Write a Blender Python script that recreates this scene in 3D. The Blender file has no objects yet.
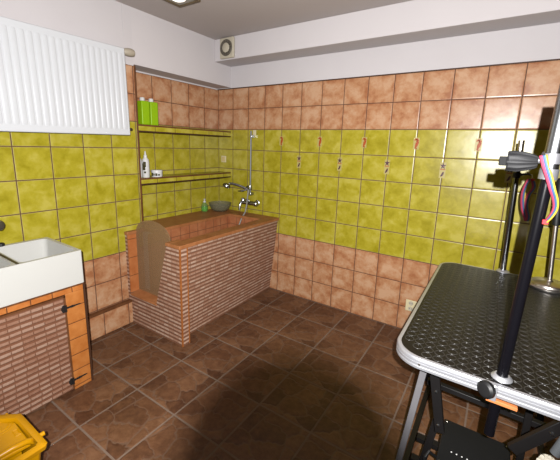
import bpy, bmesh, math, random
from mathutils import Vector, Matrix, Euler
random.seed(7)
SC = bpy.context.scene
COL = SC.collection
PI = math.pi
V = Vector

# ------------------------------------------------------------------ helpers
class MB:
    """collects shapes in world coordinates, then links them as ONE mesh object"""
    def __init__(s):
        s.bm = bmesh.new(); s.mi = 0
    def face(s, vs):
        try:
            f = s.bm.faces.new([v if isinstance(v, bmesh.types.BMVert) else s.bm.verts.new(v) for v in vs])
            f.material_index = s.mi
            return f
        except ValueError:
            return None
    def hexa(s, p):                       # p: 4 bottom (ccw from above) + 4 top
        v = [s.bm.verts.new(q) for q in p]
        for f in ((3, 2, 1, 0), (4, 5, 6, 7), (0, 1, 5, 4), (1, 2, 6, 5), (2, 3, 7, 6), (3, 0, 4, 7)):
            s.face([v[i] for i in f])
    def box(s, a, b):
        x0, y0, z0 = a; x1, y1, z1 = b
        s.hexa([(x0, y0, z0), (x1, y0, z0), (x1, y1, z0), (x0, y1, z0), (x0, y0, z1), (x1, y0, z1), (x1, y1, z1), (x0, y1, z1)])
    def bar(s, p, q, w, h, up=(0, 0, 1)):  # rectangular bar from p to q
        p = V(p); q = V(q); d = (q - p).normalized(); u = V(up)
        if abs(d.dot(u)) > .95: u = V((0, 1, 0))
        r = d.cross(u).normalized(); u = r.cross(d).normalized()
        a = [p - r * w / 2 - u * h / 2, p + r * w / 2 - u * h / 2, p + r * w / 2 + u * h / 2, p - r * w / 2 + u * h / 2]
        b = [v + (q - p) for v in a]
        s.hexa(a + b)
    def prism(s, pts, off):               # polygon extruded by the vector off
        n = len(pts); off = V(off)
        a = [s.bm.verts.new(V(p)) for p in pts]; b = [s.bm.verts.new(V(p) + off) for p in pts]
        s.face(a[::-1]); s.face(b)
        for i in range(n): s.face([a[i], a[(i + 1) % n], b[(i + 1) % n], b[i]])
    def sweep(s, path, rad, seg=12, cap=True, closed=False):
        path = [V(p) for p in path]; n = len(path)
        if not hasattr(rad, '__len__'): rad = [rad] * n
        rings = []; u = None
        for i, p in enumerate(path):
            if closed: d = path[(i + 1) % n] - path[i - 1]
            else: d = path[min(i + 1, n - 1)] - path[max(i - 1, 0)]
            d.normalize()
            if u is None:
                t = V((0, 0, 1)) if abs(d.z) < .9 else V((1, 0, 0))
                u = (t - d * t.dot(d)).normalized()
            else:
                u = (u - d * u.dot(d)).normalized()
            w = d.cross(u)
            rings.append([s.bm.verts.new(p + (u * math.cos(2 * PI * k / seg) + w * math.sin(2 * PI * k / seg)) * rad[i]) for k in range(seg)])
        m = n if closed else n - 1
        for i in range(m):
            A = rings[i]; B = rings[(i + 1) % n]
            for k in range(seg): s.face([A[k], A[(k + 1) % seg], B[(k + 1) % seg], B[k]])
        if cap and not closed:
            s.face(rings[0][::-1]); s.face(rings[-1])
    def lathe(s, prof, c, ax=(0, 0, 1), seg=32):   # prof: (radius, height along ax)
        c = V(c); d = V(ax).normalized(); t = V((1, 0, 0)) if abs(d.x) < .9 else V((0, 1, 0))
        u = (t - d * t.dot(d)).normalized(); w = d.cross(u); rings = []
        for r, h in prof:
            if r < 1e-6: rings.append([s.bm.verts.new(c + d * h)])
            else: rings.append([s.bm.verts.new(c + d * h + (u * math.cos(2 * PI * k / seg) + w * math.sin(2 * PI * k / seg)) * r) for k in range(seg)])
        for A, B in zip(rings, rings[1:]):
            for k in range(seg):
                a0, a1 = A[k % len(A)], A[(k + 1) % len(A)]; b0, b1 = B[k % len(B)], B[(k + 1) % len(B)]
                vs = []
                for v in (a0, a1, b1, b0):
                    if v not in vs: vs.append(v)
                if len(vs) > 2: s.face(vs)
    def build(s, name, mats, parent=None, bevel=0, smooth=35, seg=2):
        me = bpy.data.meshes.new(name)
        bmesh.ops.recalc_face_normals(s.bm, faces=s.bm.faces[:])
        s.bm.to_mesh(me); s.bm.free()
        o = bpy.data.objects.new(name, me); COL.objects.link(o)
        for m in (mats if isinstance(mats, (list, tuple)) else [mats]): me.materials.append(m)
        if parent is not None:
            g = parent; loc = V((0, 0, 0))
            while g is not None:
                loc += g.location; g = g.parent
            me.transform(Matrix.Translation(-loc)); o.parent = parent
        if smooth:
            me.polygons.foreach_set('use_smooth', [True] * len(me.polygons))
            me.set_sharp_from_angle(angle=math.radians(smooth))
        if bevel:
            b = o.modifiers.new('bevel', 'BEVEL'); b.width = bevel; b.segments = seg; b.limit_method = 'ANGLE'; b.angle_limit = math.radians(40)
            b.harden_normals = False
        return o

def tag(o, label=None, cat=None, group=None, kind=None):
    if label: o['label'] = label
    if cat: o['category'] = cat
    if group: o['group'] = group
    if kind: o['kind'] = kind
    return o
def thing(name, label, cat, loc, group=None):
    o = bpy.data.objects.new(name, None); COL.objects.link(o); o.location = loc
    o.empty_display_size = .05
    return tag(o, label, cat, group)
def rebase(o, loc):                        # puts the origin of a one-mesh thing at its base
    o.data.transform(Matrix.Translation(-V(loc))); o.location = loc
    return o
def copy_tree(o, parent=None):
    c = o.copy(); COL.objects.link(c)
    if parent is not None: c.parent = parent
    for ch in list(o.children): copy_tree(ch, c)
    return c

# ------------------------------------------------------------------ materials
KA = .48                                  # reflectances relative to paper white; the flash is set to match
def srgb(r, g, b):
    f = lambda c: (c / 255 / 12.92) if c / 255 <= .04045 else ((c / 255 + .055) / 1.055) ** 2.4
    return (f(r) * KA, f(g) * KA, f(b) * KA, 1)
class NT:
    def __init__(s, name):
        s.m = bpy.data.materials.new(name); s.m.use_nodes = True
        s.t = s.m.node_tree; s.n = s.t.nodes; s.l = s.t.links
        s.b = s.n['Principled BSDF']
    def put(s, sock, v):
        if isinstance(v, bpy.types.NodeSocket): s.l.new(v, sock)
        elif hasattr(v, '__len__') and sock.type == 'VECTOR': sock.default_value = v[:3]
        else: sock.default_value = v
    def M(s, op, a, b=None, c=None, clamp=False):
        n = s.n.new('ShaderNodeMath'); n.operation = op; n.use_clamp = clamp
        s.put(n.inputs[0], a)
        if b is not None: s.put(n.inputs[1], b)
        if c is not None: s.put(n.inputs[2], c)
        return n.outputs[0]
    def step(s, x, lo, hi, a=0., b=1.):      # smooth step
        n = s.n.new('ShaderNodeMapRange'); n.interpolation_type = 'SMOOTHSTEP'
        s.put(n.inputs['Value'], x); s.put(n.inputs['From Min'], lo); s.put(n.inputs['From Max'], hi)
        s.put(n.inputs['To Min'], a); s.put(n.inputs['To Max'], b)
        return n.outputs[0]
    def mix(s, f, a, b, mode='MIX'):
        n = s.n.new('ShaderNodeMix'); n.data_type = 'RGBA'; n.blend_type = mode
        s.put(n.inputs[0], f); s.put(n.inputs[6], a); s.put(n.inputs[7], b)
        return n.outputs[2]
    def coord(s):
        if not hasattr(s, '_c'):
            n = s.n.new('ShaderNodeTexCoord'); q = s.n.new('ShaderNodeSeparateXYZ'); s.l.new(n.outputs['Object'], q.inputs[0])
            s._c = (n.outputs['Object'], q.outputs[0], q.outputs[1], q.outputs[2])
        return s._c
    def vec(s, x, y, z=0.):
        n = s.n.new('ShaderNodeCombineXYZ')
        for i, v in enumerate((x, y, z)): s.put(n.inputs[i], v)
        return n.outputs[0]
    def noise(s, vec, scale, detail=3, rough=.55, dist=0.):
        n = s.n.new('ShaderNodeTexNoise'); s.put(n.inputs['Vector'], vec); n.inputs['Scale'].default_value = scale
        n.inputs['Detail'].default_value = detail; n.inputs['Roughness'].default_value = rough; n.inputs['Distortion'].default_value = dist
        return n.outputs['Fac']
    def white(s, vec):
        n = s.n.new('ShaderNodeTexWhiteNoise'); n.noise_dimensions = '3D'; s.put(n.inputs['Vector'], vec)
        return n.outputs['Value'], n.outputs['Color']
    def vadd(s, a, b, op='ADD'):
        n = s.n.new('ShaderNodeVectorMath'); n.operation = op; s.put(n.inputs[0], a); s.put(n.inputs[1], b)
        return n.outputs[0]
    def vscale(s, a, k):
        n = s.n.new('ShaderNodeVectorMath'); n.operation = 'SCALE'; s.put(n.inputs[0], a); n.inputs['Scale'].default_value = k
        return n.outputs[0]
    def ramp(s, f, stops):
        n = s.n.new('ShaderNodeValToRGB'); s.put(n.inputs[0], f); e = n.color_ramp.elements
        while len(e) > 1: e.remove(e[0])
        e[0].position, e[0].color = stops[0]
        for p, c in stops[1:]:
            x = e.new(p); x.color = c
        return n.outputs[0]
    def bump(s, h, strength=.5, dist=.002):
        n = s.n.new('ShaderNodeBump'); n.inputs['Strength'].default_value = strength; n.inputs['Distance'].default_value = dist
        s.put(n.inputs['Height'], h); s.l.new(n.outputs[0], s.b.inputs['Normal'])
    def out(s, col=None, rough=None, **kw):
        if col is not None: s.put(s.b.inputs['Base Color'], col)
        kw.setdefault('Specular_IOR_Level', .27)
        if rough is not None: s.put(s.b.inputs['Roughness'], rough)
        for k, v in kw.items(): s.put(s.b.inputs[k.replace('_', ' ')], v)
        return s.m

def plain(name, col, rough=.5, metal=0., var=.06, scale=30, bump=0., **kw):
    n = NT(name); o = n.coord()[0]
    if metal > .6: col = tuple(min(1, c / KA) for c in col[:3]) + (1,)
    f = n.noise(o, scale, 3)
    c2 = tuple(min(1, c * (1 - var)) for c in col[:3]) + (1,); c1 = tuple(min(1, c * (1 + var)) for c in col[:3]) + (1,)
    c = n.mix(f, c2, c1)
    if bump: n.bump(n.noise(o, scale * 3, 3), bump, .001)
    return n.out(c, rough, Metallic=metal, **kw)

GREEN1, GREEN2, GREEN3 = srgb(172, 158, 28), srgb(194, 180, 50), srgb(212, 198, 86)
BR1, BR2, BR3 = srgb(184, 120, 80), srgb(208, 152, 110), srgb(224, 178, 140)
GROUT = srgb(84, 50, 38)
WHITE = srgb(218, 213, 214)

def wall_tile(name, axis, u0, plaster_from=10.0):
    n = NT(name); o, x, y, z = n.coord()
    P = .2
    u = n.M('DIVIDE', n.M('SUBTRACT', x if axis == 'x' else y, u0), P); v = n.M('DIVIDE', z, P)
    fu, fv = n.M('FLOOR', u), n.M('FLOOR', v)
    du, dv = n.M('FRACT', u), n.M('FRACT', v)
    eu = n.M('MULTIPLY', n.M('MINIMUM', du, n.M('SUBTRACT', 1., du)), P)
    ev = n.M('MULTIPLY', n.M('MINIMUM', dv, n.M('SUBTRACT', 1., dv)), P)
    d = n.M('MINIMUM', eu, ev)
    hv, hc = n.white(n.vec(fu, fv, 3.))
    p = n.vadd(n.vec(n.M('MULTIPLY', u, P), n.M('MULTIPLY', v, P)), n.vscale(hc, 9.))
    nz = n.noise(p, 11, 4, .55, .3); fine = n.noise(p, 45, 3, .6)
    # green glaze
    g = n.M('ADD', n.M('MULTIPLY', nz, .8), n.M('MULTIPLY', fine, .2))
    g = n.M('ADD', g, n.M('MULTIPLY', n.M('SUBTRACT', hv, .5), .06))
    gc = n.ramp(g, [(.34, GREEN1), (.5, GREEN2), (.66, GREEN3)])
    gc = n.mix(n.M('MULTIPLY', n.step(d, .003, .0075, 1., 0.), .6), gc, srgb(206, 190, 120))
    # brown glaze, darker blotches towards the rims of a tile
    b = n.M('SUBTRACT', n.M('ADD', n.M('MULTIPLY', nz, .72), n.M('MULTIPLY', fine, .28)), n.step(d, 0., .045, .075, 0.))
    bc = n.ramp(b, [(.34, BR1), (.46, BR2), (.6, BR3)])
    isg = n.M('MULTIPLY', n.M('GREATER_THAN', v, 3.), n.M('LESS_THAN', v, 8.))
    c = n.mix(isg, bc, gc)
    gr = n.step(d, .0020, .0036, 1., 0.)
    gcol = n.mix(n.noise(o, 60, 2), GROUT, srgb(108, 72, 54))
    c = n.mix(gr, c, gcol)
    pl = n.M('GREATER_THAN', v, plaster_from)
    wc = n.mix(n.noise(o, 2.5, 4), srgb(228, 221, 222), srgb(238, 232, 234))
    c = n.mix(pl, c, wc)
    h = n.M('ADD', n.step(d, 0., .010), n.M('MULTIPLY', n.noise(p, 16, 1), .5))
    h = n.M('MULTIPLY', h, n.M('SUBTRACT', 1., pl))
    h = n.M('ADD', h, n.M('MULTIPLY', n.noise(o, 160, 2), n.M('MULTIPLY', pl, .15)))
    n.bump(h, .4, .003)
    r = n.mix(gr, (.28, .28, .28, 1), (.85, .85, .85, 1)); r = n.mix(pl, r, (.9, .9, .9, 1))
    return n.out(c, r, Specular_IOR_Level=.36)

def floor_mat():
    n = NT('stone pattern floor tile'); o, x, y, z = n.coord()
    P = .3314
    u = n.M('DIVIDE', n.M('SUBTRACT', x, .717), P); v = n.M('DIVIDE', n.M('SUBTRACT', y, -.3408), P)
    fu, fv = n.M('FLOOR', u), n.M('FLOOR', v); du, dv = n.M('FRACT', u), n.M('FRACT', v)
    d = n.M('MULTIPLY', n.M('MINIMUM', n.M('MINIMUM', du, n.M('SUBTRACT', 1., du)), n.M('MINIMUM', dv, n.M('SUBTRACT', 1., dv))), P)
    hv, hc = n.white(n.vec(fu, fv, 1.))
    lp = n.vec(n.M('MULTIPLY', du, P), n.M('MULTIPLY', dv, P))
    pick = n.M('FLOOR', n.M('MULTIPLY', hv, 3.))
    warp = n.noise(lp, 14, 2)
    vp = n.vec(n.M('ADD', n.M('MULTIPLY', du, P * .85), n.M('MULTIPLY', pick, 5.3)), n.M('ADD', n.M('MULTIPLY', dv, P * 1.1), n.M('MULTIPLY', warp, .10)))
    vo = n.n.new('ShaderNodeTexVoronoi'); vo.voronoi_dimensions = '2D'; vo.feature = 'DISTANCE_TO_EDGE'; n.put(vo.inputs['Vector'], vp)
    vo.inputs['Scale'].default_value = 8.5; vo.inputs['Randomness'].default_value = .9
    vf = n.n.new('ShaderNodeTexVoronoi'); vf.voronoi_dimensions = '2D'; n.put(vf.inputs['Vector'], vp)
    vf.inputs['Scale'].default_value = 8.5; vf.inputs['Randomness'].default_value = .9
    cs = n.n.new('ShaderNodeSeparateColor'); n.l.new(vf.outputs['Color'], cs.inputs[0])
    tone = n.M('ADD', n.M('MULTIPLY', cs.outputs[0], .28), n.M('MULTIPLY', n.noise(o, 22, 4, .7), .72))
    c = n.ramp(tone, [(.3, srgb(88, 54, 36)), (.5, srgb(120, 80, 54)), (.7, srgb(146, 104, 74))])
    c = n.mix(n.step(vo.outputs['Distance'], .012, .05, .75, 0.), c, srgb(128, 100, 82))
    c = n.mix(n.M('MULTIPLY', n.noise(o, 4, 3), .25), c, srgb(110, 84, 66))
    gr = n.step(d, .004, .006, 1., 0.)
    c = n.mix(gr, c, n.mix(n.noise(o, 50, 2), srgb(130, 108, 92), srgb(148, 126, 110)))
    h = n.M('MULTIPLY', n.M('ADD', n.step(vo.outputs['Distance'], .01, .12), n.M('MULTIPLY', n.noise(o, 40, 3), .3)), n.step(d, .003, .009))
    n.bump(h, .5, .003)
    return n.out(c, n.mix(gr, (.38, .38, .38, 1), (.8, .8, .8, 1)))

def brick_mat(name, axis, u0=0., v0=0., dark=0., vj=.25):
    """stack-bonded strips of small split-faced clinker, 5 x 3 cm"""
    n = NT(name); o, x, y, z = n.coord()
    uu = {'x': x, 'y': y}[axis]
    W, H = .052, .0305
    v = n.M('DIVIDE', n.M('SUBTRACT', z, v0), H); fv = n.M('FLOOR', v)
    rs, _ = n.white(n.vec(0., fv, 5.))
    u = n.M('ADD', n.M('DIVIDE', n.M('SUBTRACT', uu, u0), W), n.M('MULTIPLY', rs, .18)); fu = n.M('FLOOR', u)
    du, dv = n.M('FRACT', u), n.M('FRACT', v)
    eu = n.M('MULTIPLY', n.M('MINIMUM', du, n.M('SUBTRACT', 1., du)), W)
    # lit face above, shade and raked joint below, both painted into the colour
    wob = n.M('MULTIPLY', n.M('SUBTRACT', n.noise(o, 55, 2), .5), .12)
    fv2 = n.M('ADD', dv, wob)
    band = n.M('MULTIPLY', n.step(fv2, .34, .48), n.step(fv2, .90, 1.0, 1., 0.))
    body = n.M('MULTIPLY', band, n.step(eu, .0008, .0024, vj, 1.))
    hv, hc = n.white(n.vec(fu, fv, 2.))
    t = n.M('ADD', n.M('MULTIPLY', hv, .42), n.M('MULTIPLY', n.noise(o, 90, 3, .7), .58))
    face = n.ramp(t, [(.08, srgb(158, 108, 82)), (.36, srgb(196, 150, 124)), (.62, srgb(216, 178, 154)), (.9, srgb(228, 198, 176))])
    joint = n.mix(n.noise(o, 70, 3), srgb(134, 86, 62), srgb(164, 114, 86))  # dark tone of the joint together with the shaded lower brick half
    c = n.mix(dark, n.mix(body, joint, face), srgb(110, 56, 24))
    n.bump(n.M('ADD', body, n.M('MULTIPLY', n.noise(o, 120, 3), .5)), .7, .005)
    return n.out(c, .75)

def terracotta(name, axis='y', pitch=0., u0=0., zp=0., z0=0., c1=srgb(176, 98, 44), c2=srgb(208, 128, 66), joint=srgb(112, 66, 40), rough=.45, axis2='z'):
    n = NT(name); o, x, y, z = n.coord(); A = {'x': x, 'y': y, 'z': z}
    nz = n.noise(o, 14, 4, .6); c = n.ramp(nz, [(.3, c1), (.68, c2)])
    c = n.mix(n.M('MULTIPLY', n.noise(o, 70, 3), .2), c, c1)
    ds = None
    for ax, p, q in ((axis, pitch, u0), (axis2, zp, z0)):
        if p:
            f = n.M('FRACT', n.M('DIVIDE', n.M('SUBTRACT', A[ax], q), p))
            e = n.M('MULTIPLY', n.M('MINIMUM', f, n.M('SUBTRACT', 1., f)), p)
            ds = e if ds is None else n.M('MINIMUM', ds, e)
    if ds is not None:
        g = n.step(ds, .0015, .003, 1., 0.); c = n.mix(g, c, joint)
        n.bump(n.M('ADD', n.step(ds, .001, .006), n.M('MULTIPLY', nz, .3)), .4, .003)
    else: n.bump(nz, .25, .003)
    return n.out(c, rough)

M_back = wall_tile('glazed wall tile, back wall', 'x', 0.)
M_left = wall_tile('glazed wall tile, left wall', 'y', -1.2857)
M_alc = wall_tile('glazed wall tile, alcove', 'y', .0061)
M_floor = floor_mat()
M_plaster = plain('white wall paint', srgb(236, 229, 230), .9, var=.03, scale=3)
M_ceil = plain('ceiling paint', srgb(222, 210, 206), .92, var=.03, scale=2)
M_brickx = brick_mat('clinker strips along x', 'x', .0)
M_bricky = brick_mat('clinker strips along y', 'y', .02)
M_brickd = brick_mat('clinker strips on cabinet door', 'y', .006, .003, .38, 0.)
M_rim = terracotta('terracotta rim tile', 'y', 0, c1=srgb(170, 104, 60), c2=srgb(198, 132, 84))
M_lining = terracotta('terracotta lining tile', 'y', .1, 0., .1, .06, c1=srgb(178, 104, 66), c2=srgb(206, 136, 92), joint=srgb(130, 84, 60))
M_liningx = terracotta('terracotta lining tile across', 'x', .1, 0., .1, .06, c1=srgb(178, 104, 66), c2=srgb(206, 136, 92), joint=srgb(130, 84, 60))
M_orange = terracotta('orange frame tile', 'y', 0, 0, .1, .02, c1=srgb(190, 110, 46), c2=srgb(222, 144, 76))
M_orangeh = terracotta('orange ledge tile', 'y', .1, .01, 0, 0, c1=srgb(190, 106, 44), c2=srgb(222, 140, 72))
M_trim = terracotta('brown edging strip', 'y', 0, c1=srgb(104, 62, 36), c2=srgb(132, 84, 50))
M_edge = plain('dark brown edging', srgb(78, 48, 30), .6, var=.2)
M_ledgetile = None
def ledge_tile():
    n = NT('green ledge tile'); o, x, y, z = n.coord()
    f = n.M('FRACT', n.M('DIVIDE', n.M('SUBTRACT', y, .02), .2)); e = n.M('MULTIPLY', n.M('MINIMUM', f, n.M('SUBTRACT', 1., f)), .2)
    c = n.ramp(n.noise(o, 11, 4), [(.34, GREEN1), (.5, GREEN2), (.66, GREEN3)])
    c = n.mix(n.step(e, .0015, .003, 1., 0.), c, GROUT)
    return n.out(c, .3)
M_ledgetile = ledge_tile()
M_rad = plain('white radiator enamel', srgb(236, 238, 242), .32, var=.01)
M_ivory = plain('ivory plastic', srgb(214, 204, 182), .45, var=.04)
M_cream = plain('cream plastic', srgb(244, 230, 186), .45, var=.04)
M_slot = plain('dark slot', srgb(40, 34, 28), .6)
M_fangrey = plain('fan grille grey', srgb(112, 104, 92), .5)
M_chrome = plain('chrome', srgb(156, 157, 160), .27, 1., var=.03)
M_steel = plain('brushed steel', srgb(186, 180, 174), .3, 1., var=.06, scale=80)
M_alu = plain('aluminium trim', srgb(176, 177, 182), .36, .8, var=.04)
M_ceramic = plain('white glazed ceramic', srgb(228, 227, 222), .18, var=.01)
M_black = plain('black powder coat', srgb(24, 22, 22), .42, var=.15)
M_blackpole = plain('black lacquered tube', srgb(14, 13, 17), .2, var=.15)
M_blackpl = plain('black plastic', srgb(24, 24, 25), .5, var=.1)
M_greypl = plain('dark grey ribbed plastic', srgb(36, 36, 38), .65, var=.08)
M_legsil = plain('grey painted steel', srgb(150, 148, 152), .38, .5, var=.08)
M_iron = plain('black wrought iron', srgb(36, 30, 28), .6, var=.2, bump=.5)
M_yellow = plain('yellow bucket plastic', srgb(218, 154, 4), .35, var=.04, scale=12)
M_lime = plain('lime green plastic', srgb(160, 206, 16), .4, var=.05)
M_whitepl = plain('white plastic', srgb(240, 238, 236), .35, var=.02)
M_labelink = plain('olive label ink', srgb(86, 80, 44), .5, var=.4, scale=90)
M_labeldark = plain('dark label ink', srgb(70, 48, 60), .5, var=.3, scale=90)
M_gold = plain('pale gold label', srgb(206, 190, 96), .5, var=.2, scale=80)
M_collar = plain('satin steel collar', srgb(120, 120, 124), .4, .7, var=.05)
M_pad = plain('orange wooden pad', srgb(196, 118, 66), .6, var=.1)
M_wood = M_pad
M_pink, M_blue, M_yel, M_gray, M_red, M_teal = [plain(a + ' webbing', srgb(*c), .7, var=.1, scale=300) for a, c in
    (('pink', (178, 62, 86)), ('blue', (66, 78, 138)), ('yellow', (186, 150, 30)), ('pale green', (150, 190, 170)), ('red', (190, 36, 48)), ('teal', (72, 116, 122)))]
M_sheet = plain('pale decal film', srgb(200, 184, 110), .4, var=.05)
M_sea = plain('rust orange print', srgb(196, 84, 30), .5, var=.25, scale=120)
M_star = plain('plum print', srgb(92, 56, 70), .5, var=.25, scale=120)
M_dkmetal = plain('dark bronze metal', srgb(92, 78, 60), .4, .5, var=.1)
M_lampring = plain('brushed bronze frame', srgb(132, 112, 84), .4, .4, var=.08)
def glass(name, col, rough, alpha_mix=None, ior=1.45):
    n = NT(name); o = n.coord()[0]
    c = n.mix(n.noise(o, 6, 2), col, tuple(k * .92 for k in col[:3]) + (1,))
    return n.out(c, rough, Transmission_Weight=1., IOR=ior)
M_bowl = plain('smoky glass', srgb(150, 146, 120), .06, var=.05, Alpha=.42)
M_soap = glass('green liquid soap', srgb(70, 220, 40), .1, ior=1.2)
M_clear = glass('clear plastic', srgb(220, 236, 220), .05, ior=1.2)
def door_mat():
    n = NT('smoked acrylic'); o = n.coord()[0]
    n.b.inputs['Transmission Weight'].default_value = .0
    c = n.mix(n.noise(o, 3, 3), srgb(172, 136, 98), srgb(190, 152, 114))
    n.out(c, .25)
    n.b.inputs['Alpha'].default_value = .55
    return n.m
M_door = door_mat()
def ring_mat():
    n = NT('black ribbed rubber'); o = n.coord()[0]
    n.bump(n.noise(o, 160, 3), .25, .001)
    return n.out(n.mix(n.noise(o, 60, 3), srgb(11, 10, 9), srgb(18, 17, 16)), .36)
M_ring = ring_mat()
def emit(name, col, k):
    n = NT(name); o = n.coord()[0]
    n.b.inputs['Emission Color'].default_value = col; n.b.inputs['Emission Strength'].default_value = k
    return n.out(n.mix(n.noise(o, 20, 2), col, tuple(c * .9 for c in col[:3]) + (1,)), .4)
M_lamp = emit('frosted lamp glass', (1, .93, .84, 1), 1.2)

# ------------------------------------------------------------------ the setting
XL, XA, YE, XR, YF, ZC = -.03, -.2088, -1.075, 4.6, -5.6, 2.4
def struct(o): return tag(o, kind='structure')
m = MB(); m.box((-.45, YF - .1, -.08), (XR + .1, .12, 0)); struct(m.build('floor', M_floor))
m = MB(); m.box((-.45, YF - .1, ZC), (XR + .1, .12, ZC + .08)); struct(m.build('ceiling', M_ceil))
m = MB(); m.box((XA - .01, 0, 0), (XR + .1, .1, ZC)); struct(m.build('wall_back', M_back))
m = MB()                                   # left wall with its tiled recess
m.mi = 0; m.box((-.42, YF, 0), (XL, YE, ZC))
m.mi = 1; m.box((-.42, YE, 0), (XA, 0, 2.012))
m.mi = 2; m.box((-.42, YE, 2.012), (XL, 0, ZC))
struct(m.build('wall_left', [M_left, M_alc, M_plaster]))
m = MB(); m.box((XR, YF, 0), (XR + .1, 0, ZC)); struct(m.build('wall_right', M_left))
m = MB(); m.box((-.45, YF - .1, 0), (XR + .1, YF, ZC)); struct(m.build('wall_front', M_back))
m = MB(); m.box((XL, -.225, 2.207), (XR, 0, ZC)); tag(m.build('trim_1', M_plaster, bevel=.004), kind='structure')
m = MB(); m.box((XL - .012, YE - .002, .76), (XL + .004, YE + .012, 2.004)); 
struct(m.build('trim_2', M_trim, bevel=.002))
m = MB(); m.box((XA, -.005, 1.998), (XR, .0, 2.006)); struct(m.build('trim_3', M_edge))
m = MB(); m.box((XL, YF, 0), (.008, -1.17, .178)); m.mi = 1; m.box((XL, YF, .178), (.012, -1.17, .196))
struct(m.build('baseboard_left', [wall_tile('glazed wall tile, plinth', 'y', -1.26), M_trim], bevel=.003))
m = MB(); m.box((XL, -1.146, 2.19), (XL + .003, -1.142, 2.4)); struct(m.build('trim_4', M_plaster))

# ------------------------------------------------------------------ dog bath
bath = thing('dog_bath', 'raised brick-clad dog bath with terracotta rim in the tiled corner', 'bathtub', (.3, -.6, 0))
ZR = .735
X1 = .600                                  # outer edge of the rim
IX0, IX1, IY0, IY1 = .10, .505, -1.12, -.165
YN = -1.222
# long outer side: flush at the rim, set back at the floor
m = MB()
m.hexa([(.41, -1.16, 0), (.512, -1.16, 0), (.508, 0, 0), (.41, 0, 0), (IX1 + .006, -1.16, ZR), (X1 - .012, -1.16, ZR), (X1 - .012, 0, ZR), (IX1 + .006, 0, ZR)])
m.build('side_wall', M_bricky, bath)
# corner pillar
m = MB(); m.box((.535, YN, 0), (X1, -1.158, ZR)); m.build('corner_pillar', M_brickx, bath)
m = MB()
for (x, y) in ((X1, YN), (X1 - .002, -1.160)):
    m.box((x - .006, y - .004, 0), (x + .004, y + .006, ZR))
m.build('pillar_edging', terracotta('orange edging', 'y', 0, c1=srgb(166, 96, 48), c2=srgb(196, 122, 66)), bath)
# near end: low wall, sloped cheek and a slim column at the wall leave the door opening
m = MB()
m.prism([(-.03, YN - .008, 0), (.535, YN, 0), (.535, YN, ZR), (.456, YN, ZR), (.314, YN, .245), (.002, YN - .006, .245), (.002, YN - .006, ZR), (-.03, YN - .008, ZR)], (0, .085, 0))
m.build('end_wall', M_brickx, bath)
m = MB(); m.prism([(.000, YN - .012, .236), (.320, YN - .006, .236), (.316, YN + .09, .262), (.000, YN + .09, .262)], (0, 0, .012))
m.build('door_sill', M_rim, bath, bevel=.003)
m = MB(); m.box((.001, YN - .010, .262), (.010, YN + .088, ZR)); m.build('door_jamb', terracotta('orange jamb tile', 'y', 0, 0, .15, .1, c1=srgb(190, 108, 56), c2=srgb(214, 136, 82)), bath)
# back ledge blocks and lining
m = MB()
m.box((XA, -1.07, 0), (IX0, 0, ZR)); m.box((IX0, IY1, 0), (IX1, 0, ZR)); m.box((XL, YN + .08, 0), (IX0 - .02, -1.07, .24))
m.build('bath_core', M_plaster, bath)
m = MB()
t = .006
m.box((IX0, IY0, .2), (IX0 + t, IY1, ZR)); m.box((IX1 - t, IY0, .2), (IX1, IY1, ZR))
m.mi = 1
m.box((IX0, IY1 - t, .2), (IX1, IY1, ZR)); m.box((.316, IY0 - .014, .2), (IX1, IY0, ZR))
m.mi = 0
m.box((.031, IY0 - .02, .2), (IX1, IY1, .206))
m.build('inner_lining', [M_lining, M_liningx], bath)
m = MB()
zt = .76
m.box((XA, -1.073, ZR), (IX0 + .012, 0, zt)); m.box((IX0 + .012, IY1 - .012, ZR), (IX1 - .012, 0, zt)); m.box((IX1 - .012, YN - .006, ZR), (X1 + .004, 0, zt))
m.box((.452, YN - .006, ZR), (IX1 - .012, IY0 + .004, zt)); m.box((XL, YN - .014, ZR), (.012, -1.07, zt))
m.build('rim', M_rim, bath, bevel=.003)
# smoked acrylic door with a rounded head
pts = [(.011, .262), (.418, .262)]
for k in range(0, 19):
    a = PI * k / 18
    pts.append((.2145 + .2035 * math.cos(a), .752 + .118 * math.sin(a)))
m = MB(); m.prism([(x if x > -.02 else x, -1.160, z) for x, z in pts], (0, .008, 0))
dg = m.build('door_panel', M_door, bath)
dg['label'] = 'smoked acrylic door panel with a rounded head'

# ------------------------------------------------------------------ tiled ledges in the recess
def shelf(z0, z1, label):
    t = thing('wall_shelf', label, 'shelf', (-.12, -.53, z0), 'tiled ledges in the bath recess')
    m = MB(); m.box((XA, YE + .012, z0 + .006), (XL - .012, 0, z1 - .008)); m.build('core', M_plaster, t)
    m = MB(); m.box((XL - .012, YE + .012, z0 + .010), (XL - .002, 0, z1 - .012)); m.build('front_tiling', M_ledgetile, t)
    m = MB(); m.box((XL - .014, YE + .012, z0), (XL + .002, 0, z0 + .011)); m.build('lower_edge', M_edge, t, bevel=.002)
    m = MB(); m.box((XL - .014, YE + .012, z1 - .013), (XL + .002, 0, z1)); m.build('upper_edge', M_trim, t, bevel=.002)
    m = MB(); m.box((XA, YE + .012, z1 - .008), (XL - .014, 0, z1)); m.build('top_tiling', M_ledgetile if z0 < 1.3 else M_trim, t)
    return t
shelf(1.108, 1.163, 'lower green-tiled ledge in the recess, holding a white bottle and a jar')
shelf(1.524, 1.583, 'upper green-tiled ledge in the recess, holding two lime green bottles')

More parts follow.
